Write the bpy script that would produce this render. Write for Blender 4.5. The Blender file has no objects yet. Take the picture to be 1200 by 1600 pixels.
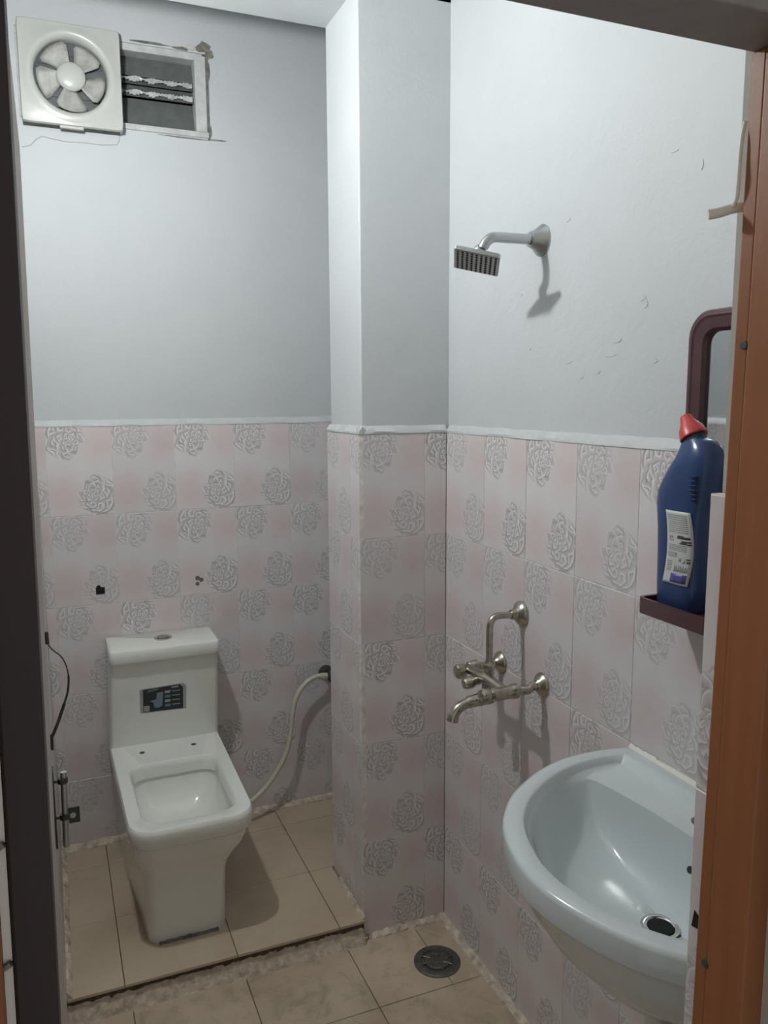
import bpy, math, random
from mathutils import Vector, Matrix
R = math.radians
S = bpy.context.scene
C = S.collection
random.seed(7)

# ------------------------------------------------------------------ camera
def cam_axes(yaw, pit, rol):
    fw = Vector((math.sin(yaw)*math.cos(pit), math.cos(yaw)*math.cos(pit), math.sin(pit)))
    rt = Vector((math.cos(yaw), -math.sin(yaw), 0)); up = rt.cross(fw)
    return (math.cos(rol)*rt + math.sin(rol)*up, -math.sin(rol)*rt + math.cos(rol)*up, fw)
cam_d = bpy.data.cameras.new('camera'); cam = bpy.data.objects.new('camera', cam_d); C.objects.link(cam)
cam_d.sensor_fit = 'VERTICAL'; cam_d.sensor_height = 36; cam_d.sensor_width = 27
cam_d.lens = 36*1262.0/1600; cam_d.clip_start = 0.02
r_, u_, f_ = cam_axes(R(22.4849), R(-8.0585), R(-0.3253))
m = Matrix.Identity(4)
for i in range(3):
    m[i][0] = r_[i]; m[i][1] = u_[i]; m[i][2] = -f_[i]
m.translation = (-0.7781, -2.0566, 1.5892)
cam.matrix_world = m
S.camera = cam

# ------------------------------------------------------------------ world, exposure
W = bpy.data.worlds.new('world'); S.world = W; W.use_nodes = True
W.node_tree.nodes['Background'].inputs[0].default_value = (1.0, 0.97, 0.94, 1)   # dim hall light outside the door
W.node_tree.nodes['Background'].inputs[1].default_value = 0.40
LAMP = (-0.788, -0.30, 2.402)        # bare bulb on a short wall bracket, just above the frame
LAMP_STRENGTH = 750.0
S.view_settings.view_transform = 'Standard'; S.view_settings.look = 'None'
S.cycles.use_adaptive_sampling = True; S.cycles.adaptive_threshold = 0.05; S.cycles.adaptive_min_samples = 16; S.cycles.max_bounces = 5; S.cycles.diffuse_bounces = 4; S.cycles.glossy_bounces = 3; S.cycles.caustics_reflective = False; S.cycles.caustics_refractive = False
S.view_settings.exposure = 0.0; S.view_settings.gamma = 1.0; S.view_settings.use_curve_mapping = False

# ------------------------------------------------------------------ node helpers
class Ex:
    """small wrapper: arithmetic on shader sockets"""
    def __init__(s, nt, k): s.nt = nt; s.k = k
    def _m(s, op, *a, clamp=False):
        n = s.nt.nodes.new('ShaderNodeMath'); n.operation = op; n.use_clamp = clamp
        for i, v in enumerate((s,)+a):
            if isinstance(v, Ex): s.nt.links.new(v.k, n.inputs[i])
            else: n.inputs[i].default_value = v
        return Ex(s.nt, n.outputs[0])
    def __add__(s, o): return s._m('ADD', o)
    def __sub__(s, o): return s._m('SUBTRACT', o)
    def __mul__(s, o): return s._m('MULTIPLY', o)
    def sin(s): return s._m('SINE')
    def gt(s, o): return s._m('GREATER_THAN', o)
    def pw(s, o): return s._m('POWER', o)
    def mx(s, o): return s._m('MAXIMUM', o)
def new_mat(name):
    mt = bpy.data.materials.new(name); mt.use_nodes = True
    nt = mt.node_tree; b = nt.nodes['Principled BSDF']
    return mt, nt, b
def ramp(nt, fac, stops):
    n = nt.nodes.new('ShaderNodeValToRGB'); e = n.color_ramp.elements
    while len(e) < len(stops): e.new(0.5)
    for x, (p, c) in zip(e, stops): x.position = p; x.color = (*c, 1)
    nt.links.new(fac, n.inputs[0]); return n.outputs[0]
def mixc(nt, fac, a, b, mode='MIX'):
    n = nt.nodes.new('ShaderNodeMix'); n.data_type = 'RGBA'; n.blend_type = mode
    for sock, v in ((n.inputs[0], fac), (n.inputs[6], a), (n.inputs[7], b)):
        if isinstance(v, Ex): nt.links.new(v.k, sock)
        elif isinstance(v, bpy.types.NodeSocket): nt.links.new(v, sock)
        elif isinstance(v, (int, float)): sock.default_value = v
        else: sock.default_value = (*v, 1)
    return n.outputs[2]
def noise(nt, scale, detail=3, rough=0.5, coord=None, dist=0.0):
    n = nt.nodes.new('ShaderNodeTexNoise'); n.inputs['Scale'].default_value = scale
    n.inputs['Detail'].default_value = detail; n.inputs['Roughness'].default_value = rough; n.inputs['Distortion'].default_value = dist
    if coord is not None: nt.links.new(coord, n.inputs['Vector'])
    return n.outputs[0]
def wpos(nt): return nt.nodes.new('ShaderNodeNewGeometry').outputs['Position']
def bump(nt, b, h, strength, dist=0.01):
    n = nt.nodes.new('ShaderNodeBump'); n.inputs['Strength'].default_value = strength; n.inputs['Distance'].default_value = dist
    nt.links.new(h, n.inputs['Height']); nt.links.new(n.outputs[0], b.inputs['Normal'])
def simple(name, col, rough=0.5, metal=0.0, var=0.0, vscale=20, bmp=0.0, spec=0.5, coat=0.0):
    mt, nt, b = new_mat(name)
    b.inputs['Base Color'].default_value = (*col, 1); b.inputs['Roughness'].default_value = rough
    b.inputs['Metallic'].default_value = metal; b.inputs['Specular IOR Level'].default_value = spec
    if coat: b.inputs['Coat Weight'].default_value = coat; b.inputs['Coat Roughness'].default_value = 0.05
    if var or bmp:
        nz = noise(nt, vscale, 4, 0.6, wpos(nt))
        if var:
            d = tuple(max(0, c*(1-var)) for c in col); l = tuple(min(1, c*(1+var)) for c in col)
            nt.links.new(ramp(nt, nz, [(0.3, d), (0.7, l)]), b.inputs['Base Color'])
        if bmp: bump(nt, b, nz, bmp, 0.004)
    return mt

M = {}
# painted plaster, uneven trowel work
mt, nt, b = new_mat('white_wall_paint')
p = wpos(nt); n1 = noise(nt, 3.0, 4, 0.55, p); n2 = noise(nt, 22, 3, 0.6, p, 0.6); n3 = noise(nt, 140, 2, 0.5, p)
nt.links.new(ramp(nt, n1, [(0.3, (0.539, 0.559, 0.574)), (0.7, (0.574, 0.590, 0.605))]), b.inputs['Base Color'])
h = Ex(nt, n1)*1.2 + Ex(nt, n2)*0.35 + Ex(nt, n3)*0.08
bump(nt, b, h.k, 0.28, 0.012); b.inputs['Roughness'].default_value = 0.55; b.inputs['Specular IOR Level'].default_value = 0.3
M['paint'] = mt
M['paint_trim'] = simple('white_trim_paint', (0.54, 0.555, 0.56), 0.5, var=0.06, vscale=30, bmp=0.3)
M['ceiling'] = simple('ceiling_paint', (0.62, 0.64, 0.65), 0.7, var=0.03, vscale=6)

# pink flower tile, its emboss painted as light and dark
def tile_material():
    mt, nt, b = new_mat('pink_flower_tile')
    uv = nt.nodes.new('ShaderNodeUVMap'); uv.uv_map = 'UVMap'
    sep = nt.nodes.new('ShaderNodeSeparateXYZ'); nt.links.new(uv.outputs[0], sep.inputs[0])
    u, v = Ex(nt, sep.outputs[0]), Ex(nt, sep.outputs[1])
    info = nt.nodes.new('ShaderNodeObjectInfo'); rnd = Ex(nt, info.outputs['Random'])
    # fold: the lower motif is the upper one turned round
    low = (v*-1.0 + 0.80).gt(0.0)
    def sel(a, c): # a + low*(c-a)
        return a + low*(c - a)
    fu = sel(u, u*-1.0 + 1.03); fv = sel(v, v*-1.0 + 1.58)
    cb = nt.nodes.new('ShaderNodeCombineXYZ'); nt.links.new(fu.k, cb.inputs[0]); nt.links.new(fv.k, cb.inputs[1])
    # gentle warp for a hand drawn line
    nz = nt.nodes.new('ShaderNodeTexNoise'); nz.inputs['Scale'].default_value = 7; nz.inputs['Detail'].default_value = 1
    nt.links.new(cb.outputs[0], nz.inputs['Vector'])
    wv = nt.nodes.new('ShaderNodeVectorMath'); wv.operation = 'MULTIPLY_ADD'
    nt.links.new(nz.outputs['Color'], wv.inputs[0]); wv.inputs[1].default_value = (0.13, 0.13, 0); nt.links.new(cb.outputs[0], wv.inputs[2])
    sp2 = nt.nodes.new('ShaderNodeSeparateXYZ'); nt.links.new(wv.outputs[0], sp2.inputs[0])
    wx, wy = Ex(nt, sp2.outputs[0]), Ex(nt, sp2.outputs[1])
    dx, dy = wx - 0.425, wy - 1.290
    rr = (dx*dx + dy*dy*0.8).pw(0.5); th = dy._m('ARCTAN2', dx)
    idx = (rr*13.0)._m('FLOOR')
    lobe = (th*2.5 + idx*1.9 + 0.4).sin()._m('ABSOLUTE')
    t = rr*13.0 + lobe*-0.95 + th*0.16 + 2.0
    line = t._m('FRACT')
    mx_, my_ = wx - 0.335, wy - 1.345
    edge = (mx_*mx_ + my_*my_*0.75).pw(0.5) + lobe*-0.05
    mr = nt.nodes.new('ShaderNodeMapRange'); mr.interpolation_type = 'SMOOTHSTEP'
    nt.links.new(edge.k, mr.inputs['Value']); mr.inputs['From Min'].default_value = 0.285; mr.inputs['From Max'].default_value = 0.23
    msk = Ex(nt, mr.outputs[0])
    # cloudy pink ground
    pink = None
    for (cx, cy, rad) in ((.86, 1.20, .55), (.22, .34, .55)):
        d = nt.nodes.new('ShaderNodeVectorMath'); d.operation = 'DISTANCE'
        nt.links.new(uv.outputs[0], d.inputs[0]); d.inputs[1].default_value = (cx, cy, 0)
        m2 = nt.nodes.new('ShaderNodeMapRange'); m2.interpolation_type = 'SMOOTHSTEP'
        nt.links.new(d.outputs['Value'], m2.inputs['Value']); m2.inputs['From Min'].default_value = rad; m2.inputs['From Max'].default_value = 0.05
        q = Ex(nt, m2.outputs[0]); pink = q if pink is None else pink.mx(q)
    cl = noise(nt, 5.0, 2, 0.5, uv.outputs[0])
    pf = (pink*0.8 + Ex(nt, cl)*0.6 + -0.2)
    ground = ramp(nt, pf.k, [(0.05, (0.680, 0.660, 0.660)), (0.45, (0.672, 0.618, 0.620)), (0.95, (0.650, 0.555, 0.560))])
    # petal ramp: relief light and shade painted from dark groove to white ridge
    motif = ramp(nt, line.k, [(0.0, (0.250, 0.219, 0.227)), (0.28, (0.463, 0.431, 0.438)), (0.62, (0.575, 0.550, 0.552)), (0.86, (0.875, 0.856, 0.859)), (1.0, (0.325, 0.294, 0.300))])
    strength = rnd*0.42 + 0.38
    fade = msk*strength
    col = mixc(nt, fade, ground, motif)
    tone = rnd*0.10 + 0.95
    cc = nt.nodes.new('ShaderNodeCombineXYZ')
    for i in range(3): nt.links.new(tone.k, cc.inputs[i])
    col = mixc(nt, 1.0, col, cc.outputs[0], 'MULTIPLY')
    nt.links.new(col, b.inputs['Base Color'])
    b.inputs['Roughness'].default_value = 0.34; b.inputs['Specular IOR Level'].default_value = 0.35
    return mt
M['tile'] = tile_material()
M['grout'] = simple('pale_grout', (0.70, 0.665, 0.62), 0.9, var=0.25, vscale=40)
M['mortar'] = simple('cream_cement', (0.58, 0.50, 0.41), 0.9, var=0.35, vscale=45, bmp=0.8)
M['floor_grout'] = simple('dark_floor_grout', (0.10, 0.080, 0.060), 0.95, var=0.4, vscale=60)
mt, nt, b = new_mat('beige_floor_tile')
p = wpos(nt); n1 = noise(nt, 4.5, 5, 0.6, p); n2 = noise(nt, 14, 4, 0.65, p, 0.8)
info = nt.nodes.new('ShaderNodeObjectInfo'); rnd = Ex(nt, info.outputs['Random'])
base = ramp(nt, n1, [(0.32, (0.421, 0.331, 0.235)), (0.52, (0.531, 0.431, 0.315)), (0.70, (0.593, 0.490, 0.366))])
stain = ramp(nt, n2, [(0.50, (0, 0, 0)), (0.68, (1, 1, 1))])
base = mixc(nt, Ex(nt, stain)*0.55, base, (0.290, 0.241, 0.186))
tone = rnd*0.14 + 0.93
cc = nt.nodes.new('ShaderNodeCombineXYZ')
for i in range(3): nt.links.new(tone.k, cc.inputs[i])
nt.links.new(mixc(nt, 1.0, base, cc.outputs[0], 'MULTIPLY'), b.inputs['Base Color'])
b.inputs['Roughness'].default_value = 0.45; M['floor_tile'] = mt
mt, nt, b = new_mat('beige_step_tile')
p = wpos(nt); n1 = noise(nt, 4.0, 4, 0.6, p); n2 = noise(nt, 9, 4, 0.65, p, 0.5)
base = ramp(nt, n1, [(0.32, (0.448, 0.356, 0.258)), (0.52, (0.517, 0.421, 0.310)), (0.70, (0.552, 0.460, 0.348))])
stain = ramp(nt, n2, [(0.56, (0, 0, 0)), (0.78, (1, 1, 1))])
nt.links.new(mixc(nt, Ex(nt, stain)*0.22, base, (0.345, 0.297, 0.241)), b.inputs['Base Color'])
b.inputs['Roughness'].default_value = 0.42; M['step_tile'] = mt

M['ceramic'] = simple('white_ceramic', (0.80, 0.815, 0.765), 0.12, coat=0.4)
M['basin'] = simple('pale_blue_ceramic', (0.60, 0.655, 0.665), 0.14, coat=0.4)
M['chrome'] = simple('chrome', (0.62, 0.62, 0.60), 0.16, 1.0)
M['old_chrome'] = simple('tarnished_chrome', (0.46, 0.43, 0.37), 0.26, 1.0, var=0.25, vscale=60)
M['steel'] = simple('brushed_steel', (0.50, 0.50, 0.49), 0.4, 1.0)
M['shower_metal'] = simple('satin_chrome', (0.50, 0.515, 0.52), 0.33, 1.0)
M['dark'] = simple('dark_hole', (0.006, 0.006, 0.007), 0.9)
M['nozzle'] = simple('dark_nozzle_rubber', (0.05, 0.052, 0.055), 0.6)
M['dark_metal'] = simple('dark_iron', (0.085, 0.08, 0.075), 0.45, 0.7, var=0.3, vscale=80)
M['drain_metal'] = simple('dull_drain_metal', (0.13, 0.125, 0.115), 0.45, 0.6, var=0.3, vscale=90)
M['fan_plastic'] = simple('ivory_fan_plastic', (0.52, 0.525, 0.50), 0.28, var=0.04, vscale=12)
M['fan_blade'] = simple('dusty_blade_plastic', (0.36, 0.36, 0.34), 0.5, var=0.3, vscale=25)
M['fan_shutter'] = simple('fan_shutter_plastic', (0.075, 0.085, 0.09), 0.5, var=0.4, vscale=20)
M['grime'] = simple('grime', (0.16, 0.155, 0.145), 0.95, var=0.4, vscale=60)  # real dirt, and the dark fill for shade in gaps
M['crumb'] = simple('broken_plaster', (0.20, 0.185, 0.165), 0.95, var=0.5, vscale=70, bmp=1.0)
M['crack'] = simple('plaster_crack_line', (0.40, 0.40, 0.39), 0.95)
M['frame_white'] = simple('chipped_white_frame', (0.52, 0.53, 0.52), 0.6, var=0.14, vscale=35)
mt, nt, b = new_mat('grey_louvre_glass')
p = wpos(nt); n1 = noise(nt, 35, 3, 0.5, p)
nt.links.new(ramp(nt, n1, [(0.3, (0.105, 0.115, 0.113)), (0.7, (0.135, 0.145, 0.142))]), b.inputs['Base Color'])
b.inputs['Roughness'].default_value = 0.25; bump(nt, b, noise(nt, 120, 2, 0.5, p), 0.25, 0.003); M['louvre'] = mt
M['rib'] = simple('frosted_glass_edge', (0.42, 0.44, 0.43), 0.3, var=0.35, vscale=60)  # lighter than the slats: paints the bright highlights on their edges
M['hose'] = simple('cream_hose', (0.60, 0.575, 0.47), 0.4)
M['pvc'] = simple('off_white_pvc', (0.78, 0.76, 0.69), 0.45)
M['maroon'] = simple('maroon_plastic', (0.085, 0.038, 0.045), 0.28, var=0.12, vscale=30)
M['blue'] = simple('blue_bottle_plastic', (0.028, 0.058, 0.160), 0.25, var=0.05)
M['red'] = simple('red_cap_plastic', (0.52, 0.055, 0.055), 0.35)
M['black_plastic'] = simple('dark_neck_plastic', (0.012, 0.014, 0.03), 0.35)
M['label'] = simple('label_white', (0.56, 0.58, 0.575), 0.45)
M['label_grey'] = simple('label_grey_print', (0.36, 0.37, 0.355), 0.5)
M['label_dark'] = simple('label_dark_print', (0.05, 0.055, 0.055), 0.5)
M['label_purple'] = simple('label_purple_print', (0.105, 0.085, 0.33), 0.4)
M['label_pink'] = simple('label_pink_print', (0.50, 0.30, 0.28), 0.5)
M['st_navy'] = simple('sticker_navy', (0.013, 0.018, 0.024), 0.4)
M['st_blue'] = simple('sticker_pale_blue', (0.20, 0.235, 0.31), 0.4)
M['st_teal'] = simple('sticker_teal', (0.115, 0.20, 0.21), 0.4)
M['st_white'] = simple('sticker_white', (0.35, 0.35, 0.35), 0.4)
M['st_red'] = simple('sticker_dark_red', (0.06, 0.012, 0.018), 0.4)
M['st_clear'] = simple('sticker_clear_border', (0.38, 0.385, 0.37), 0.25)
M['water'] = simple('bowl_water', (0.40, 0.42, 0.39), 0.04)
mt, nt, b = new_mat('mirror_glass')
b.inputs['Base Color'].default_value = (0.80, 0.82, 0.82, 1); b.inputs['Metallic'].default_value = 1.0; b.inputs['Roughness'].default_value = 0.03
M['mirror'] = mt
def wood(name, c0, c1, rough):
    mt, nt, b = new_mat(name)
    p = wpos(nt); mp = nt.nodes.new('ShaderNodeMapping'); nt.links.new(p, mp.inputs[0]); mp.inputs['Scale'].default_value = (30, 30, 1.6)
    n1 = noise(nt, 1.0, 5, 0.6, mp.outputs[0], 0.4)
    nt.links.new(ramp(nt, n1, [(0.3, c0), (0.7, c1)]), b.inputs['Base Color'])
    b.inputs['Roughness'].default_value = rough; return mt
M['wood'] = wood('varnished_brown_wood', (0.25, 0.088, 0.032), (0.325, 0.122, 0.047), 0.42)
M['wood_head'] = wood('dusty_grey_brown_wood', (0.24, 0.215, 0.205), (0.29, 0.262, 0.25), 0.6)  # greyer wood colour for the frame head
M['wood_jamb_dark'] = wood('dark_stained_wood', (0.022, 0.014, 0.013), (0.034, 0.021, 0.019), 0.5)  # left jamb, much darker brown than the right one
M['leaf'] = simple('faded_door_leaf_paint', (0.46, 0.41, 0.385), 0.6, var=0.08, vscale=12)
M['hall_wall'] = simple('hall_wall_paint', (0.5, 0.48, 0.42), 0.8)
mt, nt, b = new_mat('lamp_bulb')
b.inputs['Emission Color'].default_value = (0.97, 1.0, 0.985, 1); b.inputs['Emission Strength'].default_value = LAMP_STRENGTH
b.inputs['Base Color'].default_value = (0.8, 0.8, 0.8, 1); M['bulb'] = mt

# ------------------------------------------------------------------ mesh helpers
class MB:
    def __init__(s): s.v = []; s.f = []
    def add(s, vs, fs):
        o = len(s.v); s.v += [tuple(x) for x in vs]; s.f += [tuple(i+o for i in f) for f in fs]; return s
    def box(s, a, b_):
        x0, y0, z0 = a; x1, y1, z1 = b_
        return s.add([(x0,y0,z0),(x1,y0,z0),(x1,y1,z0),(x0,y1,z0),(x0,y0,z1),(x1,y0,z1),(x1,y1,z1),(x0,y1,z1)],
                     [(0,3,2,1),(4,5,6,7),(0,1,5,4),(1,2,6,5),(2,3,7,6),(3,0,4,7)])
    def loft(s, rings, cap0=True, cap1=True, closed=True):
        n = len(rings[0]); o = len(s.v)
        for r in rings: s.v += [tuple(x) for x in r]
        for i in range(len(rings)-1):
            for j in range(n if closed else n-1):
                k = (j+1) % n
                s.f.append((o+i*n+j, o+i*n+k, o+(i+1)*n+k, o+(i+1)*n+j))
        if cap0: s.f.append(tuple(o+j for j in reversed(range(n))))
        if cap1: s.f.append(tuple(o+(len(rings)-1)*n+j for j in range(n)))
        return s
    def tube(s, pts, rad, n=12, cap=True):
        pts = [Vector(p) for p in pts]; rings = []
        rads = rad if isinstance(rad, (list, tuple)) else [rad]*len(pts)
        ref = None
        for i, p in enumerate(pts):
            t = (pts[min(i+1, len(pts)-1)] - pts[max(i-1, 0)]).normalized()
            if ref is None:
                ref = Vector((0, 0, 1)) if abs(t.z) < 0.9 else Vector((1, 0, 0))
            a = (ref - t*ref.dot(t)).normalized(); bb = t.cross(a); ref = a
            rings.append([p + rads[i]*(math.cos(2*math.pi*j/n)*a + math.sin(2*math.pi*j/n)*bb) for j in range(n)])
        return s.loft(rings, cap, cap)
    def lathe(s, c, ax, prof, n=28):
        """prof: (distance along axis, radius)"""
        c = Vector(c); ax = Vector(ax).normalized()
        ref = Vector((0, 0, 1)) if abs(ax.z) < 0.9 else Vector((1, 0, 0))
        a = (ref - ax*ref.dot(ax)).normalized(); bb = ax.cross(a)
        rings = [[c + ax*d + rr*(math.cos(2*math.pi*j/n)*a + math.sin(2*math.pi*j/n)*bb) for j in range(n)] for d, rr in prof]
        return s.loft(rings)
    def prism(s, poly, T, U, N, O, depth):
        """poly of (t,u) in the plane O + tT + uU, pushed out by depth along N"""
        T, U, N, O = Vector(T), Vector(U), Vector(N), Vector(O)
        a = [O + T*x + U*y for x, y in poly]
        return s.loft([a, [q + N*depth for q in a]])
    def build(s, name, mat, parent=None, smooth=None, bevel=0, seg=2, fix=True):
        me = bpy.data.meshes.new(name); me.from_pydata(s.v, [], s.f)
        if fix:
            import bmesh
            bm = bmesh.new(); bm.from_mesh(me); bmesh.ops.recalc_face_normals(bm, faces=bm.faces); bm.to_mesh(me); bm.free()
        me.materials.append(M[mat] if isinstance(mat, str) else mat)
        o = bpy.data.objects.new(name, me); C.objects.link(o)
        if parent is not None:
            o.parent = parent
            o.matrix_parent_inverse = Matrix.Translation(parent.location).inverted() if parent.type == 'EMPTY' else Matrix.Identity(4)
        if bevel:
            bv = o.modifiers.new('bevel', 'BEVEL'); bv.width = bevel; bv.segments = seg; bv.limit_method = 'ANGLE'; bv.angle_limit = R(40)
            for pl in me.polygons: pl.use_smooth = True
            me.set_sharp_from_angle(angle=R(50))
        if smooth is not None:
            for pl in me.polygons: pl.use_smooth = True
            me.set_sharp_from_angle(angle=R(smooth))
        return o
def tag(o, label=None, cat=None, kind=None, group=None):
    if label: o['label'] = label
    if cat: o['category'] = cat
    if kind: o['kind'] = kind
    if group: o['group'] = group
    return o
def empty(name, loc):
    o = bpy.data.objects.new(name, None); o.location = loc; o.empty_display_size = 0.05; C.objects.link(o); return o
def struct(o, label=None): return tag(o, label, kind='structure')
def spline(pts, n=8):
    """Catmull-Rom through pts"""
    P = [Vector(p) for p in pts]; out = []
    for i in range(len(P)-1):
        p0 = P[max(i-1, 0)]; p1 = P[i]; p2 = P[i+1]; p3 = P[min(i+2, len(P)-1)]
        for k in range(n):
            t = k/n
            out.append(0.5*((2*p1) + (p2-p0)*t + (2*p0-5*p1+4*p2-p3)*t*t + (3*p1-p0-3*p2+p3)*t**3))
    out.append(P[-1]); return out
def rrect(x0, x1, y0, y1, r, z, n=5):
    """rounded rectangle ring, counter-clockwise; r may be a 4-list: (x0y0, x1y0, x1y1, x0y1)"""
    rs = r if isinstance(r, (list, tuple)) else [r]*4
    out = []
    for (cx, cy, a0, rr, sx, sy) in ((x0, y0, 180, rs[0], 1, 1), (x1, y0, 270, rs[1], -1, 1), (x1, y1, 0, rs[2], -1, -1), (x0, y1, 90, rs[3], 1, -1)):
        for k in range(n+1):
            a = R(a0 + 90*k/n)
            out.append((cx + sx*rr + rr*math.cos(a), cy + sy*rr + rr*math.sin(a), z))
    return out

# ------------------------------------------------------------------ room geometry numbers (tile faces)
XR, D, XL, CD = 0.2666, 0.7216, -0.818, 0.270      # right wall, back wall, left wall, column depth
YF = -1.462                                          # inner face of the door wall
ZP = 0.0713                                         # step
PL = 0.012                                          # plaster lies this far behind the tile face
ZC = 2.98

# floor slab + step
floor = struct(MB().box((XL-.1, YF-0.9, -.12), (XR+.1, .0, -.006)).build('floor', 'floor_grout'), 'beige tiled bathroom floor below the step')
step = struct(MB().box((XL-.02, -.012, -.006), (-.003, D, ZP-.010)).box((-.003, CD+.003, -.006), (XR+.01, D, ZP-.010)).build('floor_step', 'floor_grout'), 'raised beige tiled step under the toilet')

# walls
wb = MB()
wx0, wx1, wz0, wz1 = -0.800, -0.235, 2.430, 2.688       # ventilator opening
yb0, yb1 = D+PL, D+.14
for a, b_ in (((XL-.1, yb0, 0), (XR+.1, yb1, wz0)), ((XL-.1, yb0, wz1), (XR+.1, yb1, ZC+.1)), ((XL-.1, yb0, wz0), (wx0, yb1, wz1)), ((wx1, yb0, wz0), (XR+.1, yb1, wz1))): wb.box(a, b_)
wall_back = struct(wb.build('wall_back', 'paint'), 'white painted back wall with pink tiles below')
wall_right = struct(MB().box((XR+PL, YF-.02, 0), (XR+.13, D+.02, ZC+.1)).build('wall_right', 'paint'), 'white painted right wall with pink flower tiles below')
wall_left = struct(MB().box((XL-.13, YF-.12, 0), (XL-PL, D+.02, ZC+.1)).build('wall_left', 'paint'), 'white painted left wall with pink tiles below')
column = struct(MB().box((PL, PL, 0), (XR+.02, CD-.004, ZC+.05)).build('wall_column', 'paint', bevel=.004), 'white boxed pillar with pink flower tiles below')
ceiling = struct(MB().box((XL-.1, YF-.1, ZC), (XR+.1, D+.1, ZC+.1)).build('ceiling', 'ceiling'), 'white painted ceiling')
beam = struct(MB().box((XL-.02, PL, 2.623), (XR+.02, CD, ZC+.02)).build('ceiling_beam', 'ceiling', bevel=.004), 'white painted beam crossing above the toilet step')
# door wall with opening
DX0, DX1, DZ = -0.835, -0.176, 1.945
wf = MB()
wf.box((XL-.1, YF-.12, DZ), (XR+.1, YF, ZC+.1)).box((DX1, YF-.12, 0), (XR+.1, YF, DZ)).box((-1.6, YF-.12, 0), (DX0, YF-.10, DZ+.6))
wall_front = struct(wf.build('wall_front', 'hall_wall'), 'plastered wall around the doorway')

# ------------------------------------------------------------------ tiles
tile_cache = {}
def tile(parent, O, T, N, w, h, thick, mat, uv=(0, 0, 1, 1.5), name='tile', ch=.0008, up=(0, 0, 1), label=None):
    """tile whose face rectangle starts at O, runs w along T and h along up; local y points into the wall"""
    key = (round(w, 4), round(h, 4), round(thick, 4), mat, tuple(round(x, 4) for x in uv), ch)
    me = tile_cache.get(key)
    if me is None:
        v = [(0, ch, 0), (w, ch, 0), (w, ch, h), (0, ch, h), (ch, 0, ch), (w-ch, 0, ch), (w-ch, 0, h-ch), (ch, 0, h-ch), (0, thick, 0), (w, thick, 0), (w, thick, h), (0, thick, h)]
        f = [(4, 5, 6, 7), (0, 1, 5, 4), (1, 2, 6, 5), (2, 3, 7, 6), (3, 0, 4, 7), (8, 9, 1, 0), (9, 10, 2, 1), (10, 11, 3, 2), (11, 8, 0, 3)]
        me = bpy.data.meshes.new(name); me.from_pydata(v, [], f)
        ul = me.uv_layers.new(name='UVMap')
        for l in me.loops:
            x, y, z = v[l.vertex_index]
            ul.data[l.index].uv = (uv[0] + (uv[2]-uv[0])*x/w, uv[1] + (uv[3]-uv[1])*z/h)
        me.materials.append(M[mat]); tile_cache[key] = me
    o = bpy.data.objects.new(name, me); C.objects.link(o)
    T, N, U = Vector(T), Vector(N), Vector(up)
    mm = Matrix.Identity(4)
    for i in range(3): mm[i][0] = T[i]; mm[i][1] = -N[i]; mm[i][2] = U[i]
    jit = random.uniform(-.0003, .0003)
    mm.translation = Vector(O) + N*jit
    o.parent = parent; o.matrix_local = mm
    return o
G = .0008
def tile_wall(parent, O, T, N, cols, rows, skip=lambda c, r: False):
    """cols: list of (start, end, u0, u1) along T; rows: (z0, z1, v0, v1)"""
    T = Vector(T); O = Vector(O)
    for ci, (a, b_, u0, u1) in enumerate(cols):
        for ri, (z0, z1, v0, v1) in enumerate(rows):
            if skip(ci, ri): continue
            tile(parent, O + T*(a+G) + Vector((0, 0, z0+G)), T, N, b_-a-2*G, z1-z0-2*G, .0095, 'tile', (u0, v0, u1, v1), 'wall_tile')
    a0, a1 = cols[0][0], cols[-1][1]; z0, z1 = rows[-1][0], rows[0][1]
    nb = Vector(N)
    MB().prism([(a0, z0), (a1, z0), (a1, z1), (a0, z1)], T, (0, 0, 1), N, O - nb*.0125, .0112).build('grout_bed', 'grout', parent)
def rows_from(top, bottom, h=.3):
    out = []; z = top
    while z > bottom + .005:
        z0 = max(z-h, bottom); out.append((z0, z, 1.5*(1-(z-z0)/h), 1.5)); z -= h
    return out
rows_low = rows_from(1.500, 0.0); rows_back = rows_from(1.5138, ZP)
rows_low[0] = (1.2, 1.4905, 0, 1.4525); rows_back[0] = (1.2138, 1.503, 0, 1.446)
rows_left_low = rows_from(1.500, ZP-.005)
# back wall
xs = [XL, -.789, -.589, -.389, -.189, .011, .211, XR]
cols = [(x0, x1, 1-(x1-x0)/.2 if i == 0 else 0, (x1-x0)/.2 if i == 6 else 1) for i, (x0, x1) in enumerate(zip(xs, xs[1:]))]
tile_wall(wall_back, (0, D, 0), (1, 0, 0), (0, -1, 0), cols, rows_back)
# column front and left faces
tile_wall(column, (0, 0, 0), (1, 0, 0), (0, -1, 0), [(0, .199, 0, 1), (.199, XR, 0, .338)], rows_low)
tile_wall(column, (0, CD, 0), (0, -1, 0), (-1, 0, 0), [(0, .2, 0, 1), (.2, CD, 0, .35)], rows_low)
# right wall
ys = [0, .2184, .4184, .6184, .8184, 1.0184, 1.2184, -YF]
tile_wall(wall_right, (XR, 0, 0), (0, -1, 0), (-1, 0, 0), [(a, b_, 0, min(1, (b_-a)/.2)) for a, b_ in zip(ys, ys[1:])], rows_low)
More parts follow.
